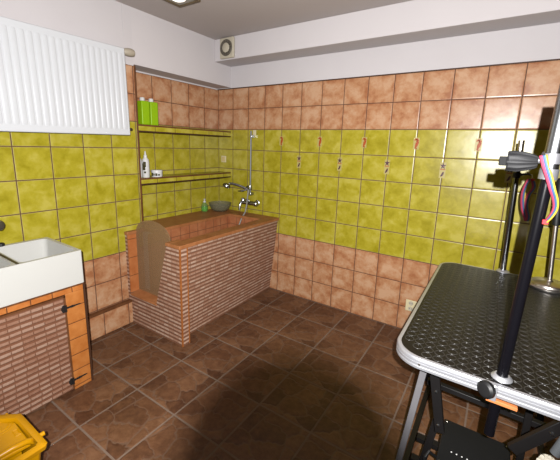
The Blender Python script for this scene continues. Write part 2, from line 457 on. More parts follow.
# ------------------------------------------------------------------ bottles, jar, bowl
def lime_bottle(y, label):
    x = -.082; z = 1.583
    t = thing('shampoo_bottle', label, 'bottle', (x, y, z), 'lime green bottles on the upper ledge')
    m = MB(); m.box((x - .036, y - .035, z), (x + .036, y + .035, z + .182)); m.build('body', M_lime, t, bevel=.007, seg=3)
    m = MB(); m.lathe([(0, 0), (.019, 0), (.019, .022), (.016, .028), (0, .029)], (x - .005, y, z + .181), seg=20); m.build('cap', M_whitepl, t)
lime_bottle(-.978, 'square lime green bottle with white cap, nearer the radiator')
lime_bottle(-.898, 'square lime green bottle with white cap, farther from the radiator')

def pump_bottle(x, y, z, name, label, s=1., dark=False):
    t = thing(name, label, 'bottle', (x, y, z))
    m = MB(); m.lathe([(0, 0), (.026 * s, 0), (.028 * s, .004), (.028 * s, .125), (.025 * s, .145), (.015 * s, .158), (.013 * s, .164), (0, .164)], (x, y, z), seg=28); m.build('body', M_whitepl, t)
    m = MB(); m.lathe([(.0135 * s, 0), (.0135 * s, .016), (.008, .02), (.005, .045), (.003, .05), (0, .05)], (x, y, z + .163), seg=20); m.build('nozzle_cap', M_whitepl, t)
    m = MB()
    a0 = math.radians(-62) if not dark else math.radians(-90)
    for (aa, bb, zz0, zz1) in ((-.55, .35, .06, .115), (-.25, .55, .085, .128), (-.1, .5, .035, .05)):
        A = []
        for k in range(7):
            a = a0 + aa + (bb - aa) * k / 6
            r = .0285 * s
            A.append((math.cos(a) * r, math.sin(a) * r))
        for (p, q) in zip(A, A[1:]):
            m.face([(x + p[0], y + p[1], z + zz0), (x + q[0], y + q[1], z + zz0), (x + q[0], y + q[1], z + zz1), (x + p[0], y + p[1], z + zz1)])
    lb = m.build('printed_label', M_labeldark if dark else M_labelink, t)
    lb.modifiers.new('thick', 'SOLIDIFY').thickness = .0004
    return t
pump_bottle(-.085, -.977, 1.163, 'lotion_bottle', 'tall white lotion bottle with pointed nozzle on the lower ledge')
pump_bottle(-.125, -1.014, 1.163, 'conditioner_bottle', 'white bottle with dark label half hidden behind the lotion bottle', .92, True)
t = thing('cream_jar', 'short white cream jar with olive label beside the lotion bottle', 'jar', (-.075, -.880, 1.163))
m = MB(); m.lathe([(0, 0), (.041, 0), (.044, .004), (.044, .04), (0, .04)], (-.075, -.880, 1.163)); m.build('body', M_whitepl, t)
m = MB(); m.lathe([(.0455, .0385), (.0455, .055), (.043, .058), (0, .058)], (-.075, -.880, 1.163)); m.build('lid', M_whitepl, t)
m = MB()
for (aa, bb, z0, z1) in ((-1.9, -1.35, .008, .034), (-1.3, -1.05, .012, .03), (-.95, -.55, .010, .032), (-.45, -.1, .012, .026)):
    for k in range(4):
        a = aa + (bb - aa) * k / 4; b = aa + (bb - aa) * (k + 1) / 4; r = .0446
        m.face([(-.075 + r * math.cos(q), -.880 + r * math.sin(q), 1.163 + zz) for q, zz in ((a, z0), (b, z0), (b, z1), (a, z1))])
lb = m.build('printed_label', M_labelink, t); lb.modifiers.new('thick', 'SOLIDIFY').thickness = .0004

sx, sy, sz = -.168, -.250, .76
t = thing('soap_dispenser', 'clear pump bottle of green liquid soap on the bath rim', 'soap dispenser', (sx, sy, sz))
m = MB(); m.lathe([(0, 0), (.030, 0), (.034, .006), (.034, .05), (.030, .072), (.016, .088), (.013, .094), (0, .094)], (sx, sy, sz)); m.build('body', plain('clear plastic', srgb(150, 190, 110), .12, var=.05, Alpha=.4), t)
m = MB(); m.lathe([(0, .002), (.029, .002), (.0325, .008), (.0325, .050), (0, .050)], (sx, sy, sz)); m.build('liquid_soap', plain('green liquid soap', srgb(70, 196, 48), .25, var=.08), t)
m = MB(); m.lathe([(.015, 0), (.015, .012), (.006, .014), (.006, .028), (.012, .03), (.012, .036), (0, .037)], (sx, sy, sz + .094), seg=20); m.bar((sx, sy, sz + .126), (sx + .022, sy - .02, sz + .122), .008, .007); m.build('pump', M_whitepl, t)
bx, by = -.058, -.134
m = MB(); m.lathe([(0, .004), (.05, .004), (.075, .012), (.098, .035), (.112, .07), (.120, .092), (.116, .093), (.108, .07), (.091, .038), (.071, .017), (.048, .0095), (0, .0095)], (bx, by, .756), seg=48)
o = m.build('glass_bowl', M_bowl); tag(rebase(o, (bx, by, .76)), 'round smoky glass bowl on the bath rim beside the soap', 'bowl')

# ------------------------------------------------------------------ shower
mx, my, mz = .262, -.06, .876
sh = thing('shower_mixer', 'chrome bath mixer tap on the tiled wall above the rim', 'tap', (mx, 0, mz))
m = MB(); m.sweep([(.185, my, mz), (.345, my, mz)], .021, 20); m.build('mixer_body', M_chrome, sh)
for x in (.20, .33):
    m = MB(); m.lathe([(.030, 0), (.030, .004), (.018, .014), (.015, .05), (0, .05)], (x, -.001, mz), (0, -1, 0), 20); m.build('wall_flange', M_chrome, sh)
m = MB(); m.lathe([(0, 0), (.024, 0), (.027, .008), (.027, .03), (.022, .036), (0, .038)], (.340, my, mz), (1, 0, 0), 24); m.build('handle', M_chrome, sh)
m = MB(); m.sweep([(.196, my, mz + .004), (.188, my - .020, mz + .002), (.184, my - .036, mz - .016), (.183, my - .042, mz - .045), (.182, my - .044, mz - .078)], [.017, .016, .014, .0125, .0125], 14); m.build('spout', M_chrome, sh)
m = MB(); m.lathe([(0, 0), (.022, 0), (.024, .012), (.018, .03), (0, .033)], (.195, my, mz + .012), (-.35, 0, 1), 20); m.build('diverter', M_chrome, sh)

rl = thing('shower_rail', 'tall chrome shower rail on the tiled wall over the bath', 'shower rail', (.272, 0, 1.0))
m = MB(); m.sweep([(.272, -.045, .955), (.272, -.045, 1.585)], .0095, 14); m.build('rail_tube', plain('worn chrome rail', srgb(140, 140, 138), .42, .5, var=.1), rl)
for z in (.965, 1.535):
    m = MB(); m.bar((.272, 0, z), (.272, -.052, z), .024, .03); m.build('wall_bracket', M_chrome, rl, bevel=.004)
m = MB(); m.lathe([(0, -.022), (.02, -.022), (.022, 0), (.02, .022), (0, .022)], (.272, -.05, 1.03), (0, 0, 1), 20); m.sweep([(.272, -.05, 1.03), (.262, -.085, 1.035)], .017, 14); m.build('slider', M_chrome, rl)
m = MB(); m.sweep([(.262, -.07, 1.012), (.22, -.10, 1.000), (.195, -.105, .998)], [.006, .007, .010], 12); m.box((.17, -.12, .990), (.225, -.085, .998)); m.build('soap_dish', M_chrome, rl, bevel=.002)

hs = thing('hand_shower', 'chrome hand shower resting in the slider of the shower rail', 'shower head', (.26, -.09, 1.03))
m = MB(); m.sweep([(.275, -.085, 1.012), (.245, -.095, 1.030), (.17, -.125, 1.055), (.12, -.145, 1.066), (.09, -.155, 1.066)], [.010, .012, .0125, .011, .011], 14); m.build('handle', plain('grey chrome grip', srgb(150, 150, 150), .25, .9), hs)
m = MB(); m.lathe([(0, .016), (.016, .014), (.034, .004), (.040, -.010), (.039, -.02), (.034, -.022), (0, -.022)], (.066, -.165, 1.052), (.35, .05, 1), 28); m.build('spray_head', M_chrome, hs)
m = MB()
m.sweep([(.277, -.083, 1.012), (.281, -.090, .985), (.276, -.095, .93), (.272, -.100, .86), (.270, -.120, .79), (.266, -.165, .74), (.255, -.20, .66), (.24, -.21, .50), (.25, -.24, .32), (.3, -.3, .216)], .0075, 10)
o = m.build('shower_hose', plain('metal shower hose', srgb(150, 146, 138), .5, .2, var=.15, scale=400))
tag(rebase(o, (.3, -.3, .21)), 'metal shower hose hanging from the hand shower into the bath', 'hose')

# small plates on the walls
o = MB(); o.box((.266, -.008, 1.546), (.302, 0, 1.596)); o = o.build('wall_tag', M_cream, bevel=.002); tag(rebase(o, (.284, 0, 1.570)), 'small cream plate beside the top of the shower rail', 'plate')
t = thing('switch_plate', 'square cream blank plate in the corner above the bath', 'switch', (-.125, 0, 1.296))
m = MB(); m.box((-.158, -.009, 1.262), (-.092, 0, 1.330)); m.build('cover', M_cream, t, bevel=.003)
m = MB(); m.box((-.147, -.012, 1.273), (-.103, -.008, 1.319)); m.build('rocker', plain('buff plastic', srgb(238, 212, 152), .45), t, bevel=.002)
t = thing('wall_socket', 'cream double socket low on the brown tiles by the table', 'socket', (1.896, 0, .222))
m = MB(); m.box((1.855, -.010, .176), (1.937, 0, .270)); m.build('cover', M_cream, t, bevel=.004)
for zz in (.246, .200):
    m = MB(); m.lathe([(0, .0), (.018, 0), (.018, .003), (.015, .003), (.014, .001), (0, .001)], (1.896, -.0095, zz), (0, -1, 0), 24); f = m.build('outlet', M_ivory, t)
    m = MB()
    for dx in (-.008, .008): m.lathe([(0, .0012), (.0028, .0012), (.0028, .0028), (0, .0028)], (1.896 + dx, -.0095, zz), (0, -1, 0), 12)
    m.build('pin_hole', M_slot, f)

# ventilation fan on the beam
t = thing('ventilation_fan', 'square ivory ventilation fan with round grille on the white beam', 'fan', (.140, -.225, 2.305))
fx, fz, fy = .140, 2.303, -.225
m = MB(); m.box((.058, fy - .028, 2.216), (.222, fy, 2.392)); m.build('housing', M_ivory, t, bevel=.010, seg=3)
m = MB(); m.lathe([(.070, 0), (.070, .006), (.066, .009), (.040, .003), (.040, 0)], (fx, fy - .028, fz), (0, -1, 0), 40); m.build('grille_ring', M_fangrey, t)
m = MB()
for k in range(14):
    a = 2 * PI * k / 14
    m.bar((fx + .036 * math.cos(a), fy - .034, fz + .036 * math.sin(a)), (fx + .068 * math.cos(a), fy - .034, fz + .068 * math.sin(a)), .004, .005, (0, 1, 0))
m.build('grille_bar', plain('grille bar', srgb(84, 78, 68), .5), t)
m = MB(); m.lathe([(.041, 0), (.041, .008), (.034, .013), (0, .014)], (fx, fy - .028, fz), (0, -1, 0), 32); m.build('hub_cover', M_ivory, t)

# ceiling lamp
lx, ly = .403, -1.010
t = thing('ceiling_lamp', 'square recessed ceiling lamp with a bronze frame near the left wall', 'lamp', (lx, ly, ZC))
c, s_ = math.cos(math.radians(0)), 0
h = .105
m = MB()
for (a, b) in (((-h, -h), (h, -h + .02)), ((-h, h - .02), (h, h)), ((-h, -h + .02), (-h + .02, h - .02)), ((h - .02, -h + .02), (h, h - .02))):
    m.box((lx + a[0], ly + a[1], ZC - .014), (lx + b[0], ly + b[1], ZC))
m.build('frame', M_lampring, t, bevel=.003)
m = MB(); m.box((lx - h + .02, ly - h + .02, ZC - .006), (lx + h - .02, ly + h - .02, ZC - .001)); m.build('backplate', plain('grey reflector', srgb(190, 182, 170), .3), t)
m = MB(); m.lathe([(0, -.016), (.03, -.015), (.045, -.008), (.05, -.003), (.05, 0)], (lx, ly, ZC - .006), (0, 0, 1), 28); m.build('bulb', M_lamp, t)

# ------------------------------------------------------------------ radiator
ry1, ry0 = -1.198, -2.6
rz0, rz1 = 1.492, 2.078
rx = .074
rad = thing('radiator', 'white ribbed panel radiator high on the green-tiled left wall', 'radiator', (0, -1.9, rz0))
m = MB()
m.box((.056, ry0, rz0), (rx, ry1, rz1)); m.box((-.02, ry0 + .02, rz0 + .02), (-.006, ry1 - .02, rz1 - .02))
m.build('panel', M_rad, rad, bevel=.006, seg=3)
m = MB()                                   # pressed ribs, rounded in section with tapered ends
pitch = .0382
k = 0
y = ry1 - .035
while y > ry0 + .03:
    w = .0158; A = []
    zz = [(rz0 + .035, 0.), (rz0 + .055, 1.), (rz1 - .055, 1.), (rz1 - .035, 0.)]
    prof = [(-1, 0), (-.88, .6), (-.7, .95), (0, 1), (.7, .95), (.88, .6), (1, 0)]
    rows = [[m.bm.verts.new((rx - .0008 + .0042 * ph * g, y + w * pw * (1 if g else .8), z)) for pw, ph in prof] for z, g in zz]
    for R0, R1 in zip(rows, rows[1:]):
        for a in range(len(prof) - 1): m.face([R0[a], R0[a + 1], R1[a + 1], R1[a]])
    y -= pitch
m.build('rib', M_rad, rad, smooth=60)
bpy.data.objects['rib'].name = 'pressed_ribs'
m = MB(); m.box((-.02, ry1 - .003, rz0 + .006), (.058, ry1, rz1 - .004)); m.build('side_cover', M_rad, rad, bevel=.002)
m = MB()
m.box((-.02, ry0, rz1 - .004), (.058, ry1, rz1))
m.build('top_grille', plain('radiator grille', srgb(214, 216, 220), .4), rad)
for y in (-1.35, -1.9, -2.45):
    m = MB(); m.box((XL, y - .02, rz0 + .05), (-.018, y + .02, rz1 - .06)); m.build('wall_bracket', M_rad, rad)
m = MB()
m.sweep([(.028, ry1 - .004, 2.062), (.028, ry1 + .03, 2.066)], .012, 14); m.build('valve_stem', M_chrome, rad)
m = MB(); m.lathe([(0, .018), (.014, .018), (.021, .026), (.027, .05), (.027, .080), (.023, .095), (.012, .102), (0, .103)], (.028, ry1, 2.066), (0, 1, .04), 24); m.build('thermostat_head', plain('shaded ivory plastic', srgb(196, 184, 164), .5, var=.08), rad)  # ivory of the head darkened evenly to carry its shading
m = MB(); m.sweep([(.026, ry1 - .004, 1.535), (.026, ry1 + .028, 1.535), (.024, ry1 + .04, 1.535), (-.03, ry1 + .05, 1.535)], .011, 12); m.build('return_pipe', M_dkmetal, rad)

rad.rotation_euler = (math.radians(.9), 0, 0); rad.location.z -= .010   # hangs a little out of level

# ------------------------------------------------------------------ sink cabinet and sink
CY, CX = -1.777, .425
cab = thing('sink_cabinet', 'orange-tiled cabinet with brick-faced door under the white sink', 'cabinet', (.22, -2.15, 0))
Y0 = -2.75
m = MB()
m.box((.012, CY - .02, 0), (CX - .02, CY, .64)); m.box((.012, Y0, 0), (CX - .02, Y0 + .02, .64)); m.box((.012, Y0, .58), (CX - .02, CY, .64)); m.box((.012, Y0, 0), (.03, CY, .60))
m.build('carcass', M_plaster, cab)
m = MB(); m.box((CX - .02, -1.877, 0), (CX, CY - .004, .604)); m.build('frame_post', M_orange, cab, bevel=.002)
m = MB(); m.box((CX - .02, Y0, 0), (CX, Y0 + .10, .604)); m.build('frame_post', M_orange, cab, bevel=.002)
m = MB(); m.box((CX - .02, Y0, .604), (CX, CY - .004, .634)); m.build('frame_rail', M_orangeh, cab, bevel=.002)
m = MB(); m.box((.012, Y0, .634), (CX + .003, CY, .645)); m.build('top_edging', M_trim, cab, bevel=.002)
m = MB(); m.box((CX - .022, CY - .004, 0), (CX + .002, CY + .006, .64)); m.build('corner_shade_strip', M_edge, cab)  # dark strip standing in for the flash shadow beside the cabinet edge
dr = MB(); dr.box((CX - .018, Y0 + .105, .012), (CX + .003, -1.884, .592)); dr = dr.build('door', M_brickd, cab)
m = MB()
a, b = -1.880, .012
m.box((CX - .012, -1.889, .012), (CX + .005, -1.880, .598)); m.box((CX - .012, Y0 + .10, .590), (CX + .005, -1.880, .600))
m.build('door_edging', M_trim, dr)
def hinge(z):
    m = MB(); X = CX + .008
    # strap with a pointed, slightly curled end on the frame, and a scrolled plate on the door
    pts = [(-1.902, -.016), (-1.896, -.024), (-1.886, -.018), (-1.882, -.006), (-1.865, -.005), (-1.848, -.007), (-1.832, -.004), (-1.812, -.0035), (-1.801, 0), (-1.812, .0035), (-1.832, .004), (-1.848, .007), (-1.865, .005), (-1.882, .006), (-1.886, .018), (-1.896, .024), (-1.902, .016), (-1.908, 0)]
    m.prism([(X - .008, y, z + dz) for y, dz in pts], (.006, 0, 0))
    h = m.build('hinge', M_iron, dr, bevel=.0015)
    m = MB(); m.sweep([(X, -1.884, z - .02), (X, -1.884, z + .02)], .0055, 10)
    for y in (-1.858, -1.84, -1.896): m.lathe([(0, 0), (.004, 0), (.003, .003), (0, .004)], (X - .002, y, z), (1, 0, 0), 10)
    m.build('hinge_pin', M_iron, h)
hinge(.524); hinge(.066)

sk = thing('sink', 'white double-bowl ceramic sink standing on the orange-tiled cabinet', 'sink', (.21, -2.15, .645))
SZ0, SZ1 = .645, .838
SX0, SX1, SY0, SY1 = .0, .430, -2.72, -1.772
wl = .020
def rr(x0, y0, x1, y1, r, z, n=5):
    P = []
    for cx, cy, a in ((x1 - r, y1 - r, 0), (x0 + r, y1 - r, PI / 2), (x0 + r, y0 + r, PI), (x1 - r, y0 + r, 1.5 * PI)):
        for k in range(n + 1): P.append((cx + r * math.cos(a + PI / 2 * k / n), cy + r * math.sin(a + PI / 2 * k / n), z))
    return P
def basin(m, holes, X0, Y0_, X1_, Y1_, z0, z1, ro, ri, depth):
    """box shell with open bowls; top plate bridged with a triangle fill"""
    O0 = [m.bm.verts.new(p) for p in rr(X0, Y0_, X1_, Y1_, ro, z0)]; O1 = [m.bm.verts.new(p) for p in rr(X0, Y0_, X1_, Y1_, ro, z1)]
    n = len(O0); m.face(O0[::-1])
    for i in range(n): m.face([O0[i], O0[(i + 1) % n], O1[(i + 1) % n], O1[i]])
    edges = [m.bm.edges.get((O1[i], O1[(i + 1) % n])) for i in range(n)]
    for (a, b, c, d) in holes:
        T = [m.bm.verts.new(p) for p in rr(a, b, c, d, ri, z1)]
        B = [m.bm.verts.new(p) for p in rr(a + .012, b + .012, c - .012, d - .012, ri, z1 - depth)]
        for i in range(len(T)): m.face([T[i], B[i], B[(i + 1) % len(T)], T[(i + 1) % len(T)]])
        m.face(B)
        edges += [m.bm.edges.get((T[i], T[(i + 1) % len(T)])) for i in range(len(T))]
    bmesh.ops.triangle_fill(m.bm, edges=edges, use_beauty=True)
m = MB()
basin(m, [(SX0 + .03, -2.055, SX1 - wl, SY1 - wl), (SX0 + .03, SY0 + wl, SX1 - wl, -2.085)], SX0, SY0, SX1, SY1, SZ0, SZ1, .008, .03, .15)
m.build('basin', M_ceramic, sk, bevel=.003)
m = MB(); m.box((SX0 + .075, -2.076, SZ1 - .001), (SX1 - .010, -2.064, SZ1 + .002)); m.build('divider_strip', M_dkmetal, sk, bevel=.0008)
for yy in (-1.92, -2.4):
    m = MB(); m.lathe([(0, 0), (.022, 0), (.022, .003), (.014, .004), (0, .002)], (.2, yy, SZ1 - .1495), seg=24); m.build('drain', M_chrome, sk)
tp = thing('sink_tap', 'dark chrome wall tap at the left edge above the sink', 'tap', (XL, -2.02, .97))
m = MB(); m.lathe([(.03, 0), (.03, .006), (.016, .012), (.014, .1), (0, .1)], (XL, -2.035, .972), (1, 0, 0), 20); m.build('tap_body', plain('dark chrome', srgb(120, 116, 112), .25, .9), tp)
m = MB(); m.lathe([(0, -.02), (.024, -.02), (.028, -.012), (.028, .016), (.020, .024), (0, .026)], (.085, -2.034, .974), (.8, .55, .1), 24); m.build('tap_handle', plain('tap handle metal', srgb(104, 100, 96), .35, .8), tp)
m = MB(); m.sweep([(.06, -2.04, .965), (.09, -2.07, .955), (.14, -2.10, .93), (.16, -2.11, .89)], .012, 12); m.build('tap_spout', plain('dark chrome spout', srgb(120, 116, 112), .25, .9), tp)
o = MB(); o.lathe([(0, 0), (.016, 0), (.018, .004), (.016, .016), (.008, .02), (0, .02)], (.018, -2.012, SZ1), seg=20); o = o.build('drain_plug', M_blackpl)
tag(rebase(o, (.018, -2.012, SZ1)), 'black rubber plug on the back rim of the white sink', 'plug')

# ------------------------------------------------------------------ mop bucket
bk = thing('mop_bucket', 'yellow plastic mop bucket with wringer on the floor by the cabinet', 'bucket', (.88, -2.44, 0))
BX0, BX1, BY0, BY1, BZ = .690, 1.032, -2.66, -2.240, .300
def oct_(x0, y0, x1, y1, c, z): return [(x0 + c, y0, z), (x1 - c * .25, y0, z), (x1, y0 + c * .25, z), (x1, y1 - c * .12, z), (x1 - c * .12, y1, z), (x0 + c, y1, z), (x0, y1 - c * .8, z), (x0, y0 + c * .8, z)]
def ring(m, loops, close_first=True, close_last=True):
    L = [[m.bm.verts.new(p) for p in l] for l in loops]
    n = len(L[0])
    for A, B in zip(L, L[1:]):
        for i in range(n): m.face([A[i], A[(i + 1) % n], B[(i + 1) % n], B[i]])
    if close_first: m.face(L[0][::-1])
    if close_last: m.face(L[-1])
m = MB()
e = .045
ring(m, [oct_(BX0 + e, BY0 + e, BX1 - e, BY1 - e, .06, .0), oct_(BX0 + .014, BY0 + .014, BX1 - .014, BY1 - .014, .085, BZ - .025), oct_(BX0 + .010, BY0 + .010, BX1 - .010, BY1 - .010, .085, BZ - .004),
         oct_(BX0 + .018, BY0 + .018, BX1 - .018, BY1 - .018, .085, BZ - .004), oct_(BX0 + e + .006, BY0 + e + .006, BX1 - e - .006, BY1 - e - .006, .06, .008)])
m.build('pail', M_yellow, bk, bevel=.003)
m = MB()
ring(m, [oct_(BX0, BY0, BX1, BY1, .09, BZ - .022), oct_(BX0 - .002, BY0 - .002, BX1 + .002, BY1 + .002, .09, BZ - .006), oct_(BX0 + .004, BY0 + .004, BX1 - .004, BY1 - .004, .09, BZ),
         oct_(BX0 + .022, BY0 + .022, BX1 - .022, BY1 - .022, .085, BZ), oct_(BX0 + .026, BY0 + .026, BX1 - .026, BY1 - .026, .085, BZ - .012)], False, False)
m.build('rim', M_yellow, bk, smooth=50)
wr = MB()                                  # sloping wringer plate with a rolled front edge
ya, yb = BY0 + .03, BY1 - .026
wr.hexa([(BX0 + .026, ya, BZ - .022), (.905, ya, BZ - .050), (.945, yb, BZ - .046), (BX0 + .026, yb, BZ - .022), (BX0 + .026, ya, BZ - .010), (.905, ya, BZ - .036), (.945, yb, BZ - .030), (BX0 + .026, yb, BZ - .010)])
wr = wr.build('wringer', M_yellow, bk, bevel=.004)
m = MB(); m.sweep([(.912, ya, BZ - .040), (.914, -2.45, BZ - .032), (.925, -2.32, BZ - .022), (.944, -2.275, BZ - .016), (.962, yb + .003, BZ - .012)], .012, 14); m.build('front_bar', M_yellow, wr)
m = MB()
for sc in (1., .66): 
    P = [(.778 + .040 * sc * math.cos(2 * PI * k / 40), -2.312 + .040 * sc * math.sin(2 * PI * k / 40), BZ - .0095 - (.778 + .040 * sc * math.cos(2 * PI * k / 40) - .716) * .105) for k in range(40)]
    m.sweep(P, .0035, 8, closed=True)
for q in ((.838, -2.290, .872, -2.274),):
    m.sweep([(q[0], q[1], BZ - .0215), (q[2], q[1], BZ - .0255), (q[2], q[3], BZ - .0245), (q[0], q[3], BZ - .0205)], .003, 8, closed=True)
m.build('embossing', M_yellow, wr)
m = MB(); m.box((.905, BY0 + .05, .10), (.911, BY1 - .05, BZ - .045)); m.build('divider', M_yellow, bk)
m = MB(); m.lathe([(0, -.009), (.009, -.009), (.009, .009), (0, .009)], (.955, BY1 + .008, BZ - .014), (0, 1, 0), 14); m.build('handle_pivot', M_yellow, bk)
# ------------------------------------------------------------------ grooming table
TX0, TX1, TY0, TY1, TZ = 2.122, 2.745, -1.606, -.475, .79
tb = thing('grooming_table', 'folding grooming table with black ringed rubber top and aluminium rim', 'table', (2.42, -1.03, 0))
m = MB(); m.prism(rr(TX0 + .010, TY0 + .010, TX1 - .010, TY1 - .010, .085, TZ - .03, 8), (0, 0, .030))
def raised_ring(m, cx, cy, R=.0150, w=.0013, h=.0011, n=18):
    A = []
    for k in range(n):
        a = 2 * PI * k / n; c, s_ = math.cos(a), math.sin(a)
        A.append([m.bm.verts.new((cx + (R + q * w) * c, cy + (R + q * w) * s_, TZ - .0001 + h * g)) for q, g in ((-1, 0), (-.7, .75), (0, 1), (.7, .75), (1, 0))])
    for k in range(n):
        P, Q = A[k], A[(k + 1) % n]
        m.mi = 1
        for j in range(4): m.face([P[j], P[j + 1], Q[j + 1], Q[j]])
iy = 0; yy = TY0 + .034
while yy < TY1 - .03:
    xx = TX0 + .034
    while xx < TX1 - .03:
        cx_ = min(max(xx, TX0 + .095), TX1 - .095); cy_ = min(max(yy, TY0 + .095), TY1 - .095)
        if math.hypot(xx - cx_, yy - cy_) < .062: raised_ring(m, xx, yy)
        xx += .0345
    yy += .036
m.build('tabletop', [M_ring, plain('worn raised rubber', srgb(58, 56, 53), .28, var=.4, scale=60)], tb, smooth=50)
m = MB()
def loop(off, z): return rr(TX0 - off, TY0 - off, TX1 + off, TY1 + off, .093 + off, z, 10)
L = [loop(-.012, TZ - .038), loop(.001, TZ - .038), loop(.003, TZ - .036), loop(.003, TZ - .029), loop(.0015, TZ - .028), loop(.0005, TZ - .025), loop(.003, TZ - .024), loop(.003, TZ - .016), loop(.0015, TZ - .015), loop(.0015, TZ - .013), loop(.003, TZ - .012), loop(.003, TZ - .005), loop(.0005, TZ - .0005), loop(-.004, TZ + .001), loop(-.011, TZ + .0006)]
ring(m, L, False, False)
m.build('edge_rim', M_alu, tb, smooth=30)
m = MB()
for y in (-1.3, -1.0): pass
for x, y in ((TX0 + .30, TY0 - .0032), (TX0 + .09, TY0 - .0032), (TX0 + .48, TY0 - .0032)):
    m = MB(); m.lathe([(0, 0), (.0045, 0), (.003, .002), (0, .002)], (x, y, TZ - .020), (0, -1, 0), 12); m.build('rim_rivet', M_steel, tb)
m = MB(); m.prism(rr(TX0 + .02, TY0 + .02, TX1 - .02, TY1 - .02, .08, TZ - .046, 6), (0, 0, .016)); m.build('underside_board', plain('dark underside board', srgb(40, 30, 24), .7), tb)
def leg(p, q, mat=M_black, w=.03, h=.018):
    m = MB(); m.bar(p, q, w, h, (0, 1, 0)); return m.build('leg', mat, tb, bevel=.003)
leg((2.222, -1.50, .745), (2.140, -1.50, .004), M_legsil, .022, .022)
leg((2.640, -1.50, .745), (2.715, -1.50, .004), M_legsil, .022, .022)
leg((2.222, -.56, .745), (2.140, -.56, .004)); leg((2.640, -.56, .745), (2.715, -.56, .004))
m = MB(); m.bar((2.232, -1.46, .745), (2.290, -1.46, .44), .032, .02, (0, 1, 0)); o = m.build('side_brace', M_black, tb, bevel=.002)
for (x, z) in ((2.262, .60), (2.283, .47)):
    m = MB(); m.lathe([(0, 0), (.007, 0), (.005, .004), (0, .005)], (x, -1.472, z), (0, -1, 0), 12); m.build('bolt', M_chrome, o)
m = MB(); m.bar((2.275, -1.40, .46), (2.215, -1.40, .03), .026, .018, (0, 1, 0)); m.build('lower_brace', M_black, tb, bevel=.002)
m = MB(); m.bar((2.200, -1.17, .425), (2.665, -1.17, .415), .024, .024); m.build('crossbar', M_black, tb, bevel=.002)
m = MB(); m.bar((2.255, -1.485, .30), (2.610, -1.485, .31), .018, .018); m.build('front_crossbar', M_black, tb, bevel=.002)
m = MB(); m.bar((2.566, -1.19, .75), (2.566, -1.19, .10), .024, .02, (0, 1, 0)); m.build('upright', M_black, tb, bevel=.002)
m = MB(); m.bar((2.640, -1.47, .70), (2.500, -1.47, .50), .034, .02, (0, 1, 0)); o = m.build('side_brace', M_black, tb, bevel=.002)
m = MB(); m.lathe([(0, 0), (.008, 0), (.006, .004), (0, .005)], (2.585, -1.482, .618), (0, -1, 0), 12); m.build('bolt', M_chrome, o)
for x in (2.16, 2.70):
    m = MB(); m.bar((x, -1.52, .02), (x, -.54, .02), .025, .025); m.build('foot_rail', M_black, tb, bevel=.002)
for x in (2.25, 2.60):
    m = MB(); m.bar((x, -1.53, .735), (x, -.53, .735), .03, .02); m.build('frame_rail', M_black, tb, bevel=.002)
# control box of the lift
cb = MB(); cb.box((2.290, -1.455, .225), (2.528, -1.205, .302)); cb = cb.build('control_box', M_blackpl, tb, bevel=.004)
for k in range(4):
    m = MB(); m.lathe([(0, 0), (.0026, 0), (.0026, .0012), (0, .0015)], (2.335 + .018 * k, -1.375, .3018), seg=12); m.build('indicator', M_whitepl, cb)
for x, y in ((2.30, -1.217), (2.518, -1.217), (2.30, -1.443), (2.518, -1.443)):
    m = MB(); m.lathe([(0, 0), (.005, 0), (.004, .0015), (0, .0018)], (x, y, .3018), seg=12); m.build('screw', M_steel, cb)
for y in (-1.28, -1.40):
    m = MB(); m.bar((2.2, y, .215), (2.63, y, .215), .03, .02); m.build('box_carrier', M_black, tb)
m = MB(); m.sweep([(2.292, -1.40, .27), (2.262, -1.42, .30), (2.250, -1.43, .28), (2.252, -1.44, .22), (2.27, -1.44, .17), (2.28, -1.42, .12)], .006, 10); m.build('power_cable', M_blackpl, cb)
m = MB(); m.lathe([(0, -.012), (.012, -.012), (.022, -.010), (.026, -.004), (.026, .006), (.018, .012), (.010, .013), (0, .013)], (2.596, -1.46, .496), (-.3, -1, .5), 20)
for k in range(8):
    a = 2 * PI * k / 8
    m.lathe([(0, -.01), (.006, -.01), (.006, .008), (0, .009)], (2.596 + .024 * math.cos(a), -1.46, .496 + .024 * math.sin(a)), (-.3, -1, .5), 8)
m.build('adjuster_wheel', plain('off-white plastic', srgb(214, 206, 186), .5), tb)
m = MB(); m.sweep([(2.606, -1.455, .535), (2.622, -1.45, .59)], .014, 14); m.build('adjuster_tube', plain('grey tube', srgb(104, 108, 112), .5), tb)

# ------------------------------------------------------------------ grooming arms
PX, PY = 2.436, -1.560
ga = thing('grooming_post', 'thick black and chrome post clamped to the near edge of the table', 'post', (PX, PY, TZ))
top = V((2.458, PY, 1.66)); bot = V((2.426, PY, .592))
def along(z): return bot + (top - bot) * ((z - bot.z) / (top.z - bot.z))
m = MB(); m.sweep([along(.592), along(1.40)], .0145, 24); m.build('lower_tube', M_blackpole, ga)
m = MB(); m.sweep([along(1.395), along(1.62)], .0185, 24); m.build('upper_tube', M_chrome, ga)
m = MB(); m.sweep([along(1.385), along(1.412)], .0205, 24); m.build('collar', M_collar, ga)
cl = MB()
cl.lathe([(.0156, 0), (.028, 0), (.028, .003), (.023, .008), (.019, .012), (.0156, .012)], along(TZ + .001), (0, 0, 1), 28)
cl.box((PX - .030, TY0 - .012, TZ - .046), (PX - .012, TY0 - .0035, TZ + .003)); cl = cl.build('clamp', M_alu, ga, bevel=.002)
m = MB(); m.lathe([(.008, 0), (.008, .012), (.021, .014), (.024, .020), (.024, .030), (.018, .036), (0, .038)], (2.410, TY0 - .012, TZ - .006), (-.55, -.8, .12), 24); m.build('clamp_knob', M_blackpl, ga)
m = MB(); m.box((2.400, TY0 - .010, TZ - .0525), (2.476, TY0 + .004, TZ - .0425)); m.build('pad', M_pad, ga, bevel=.001)
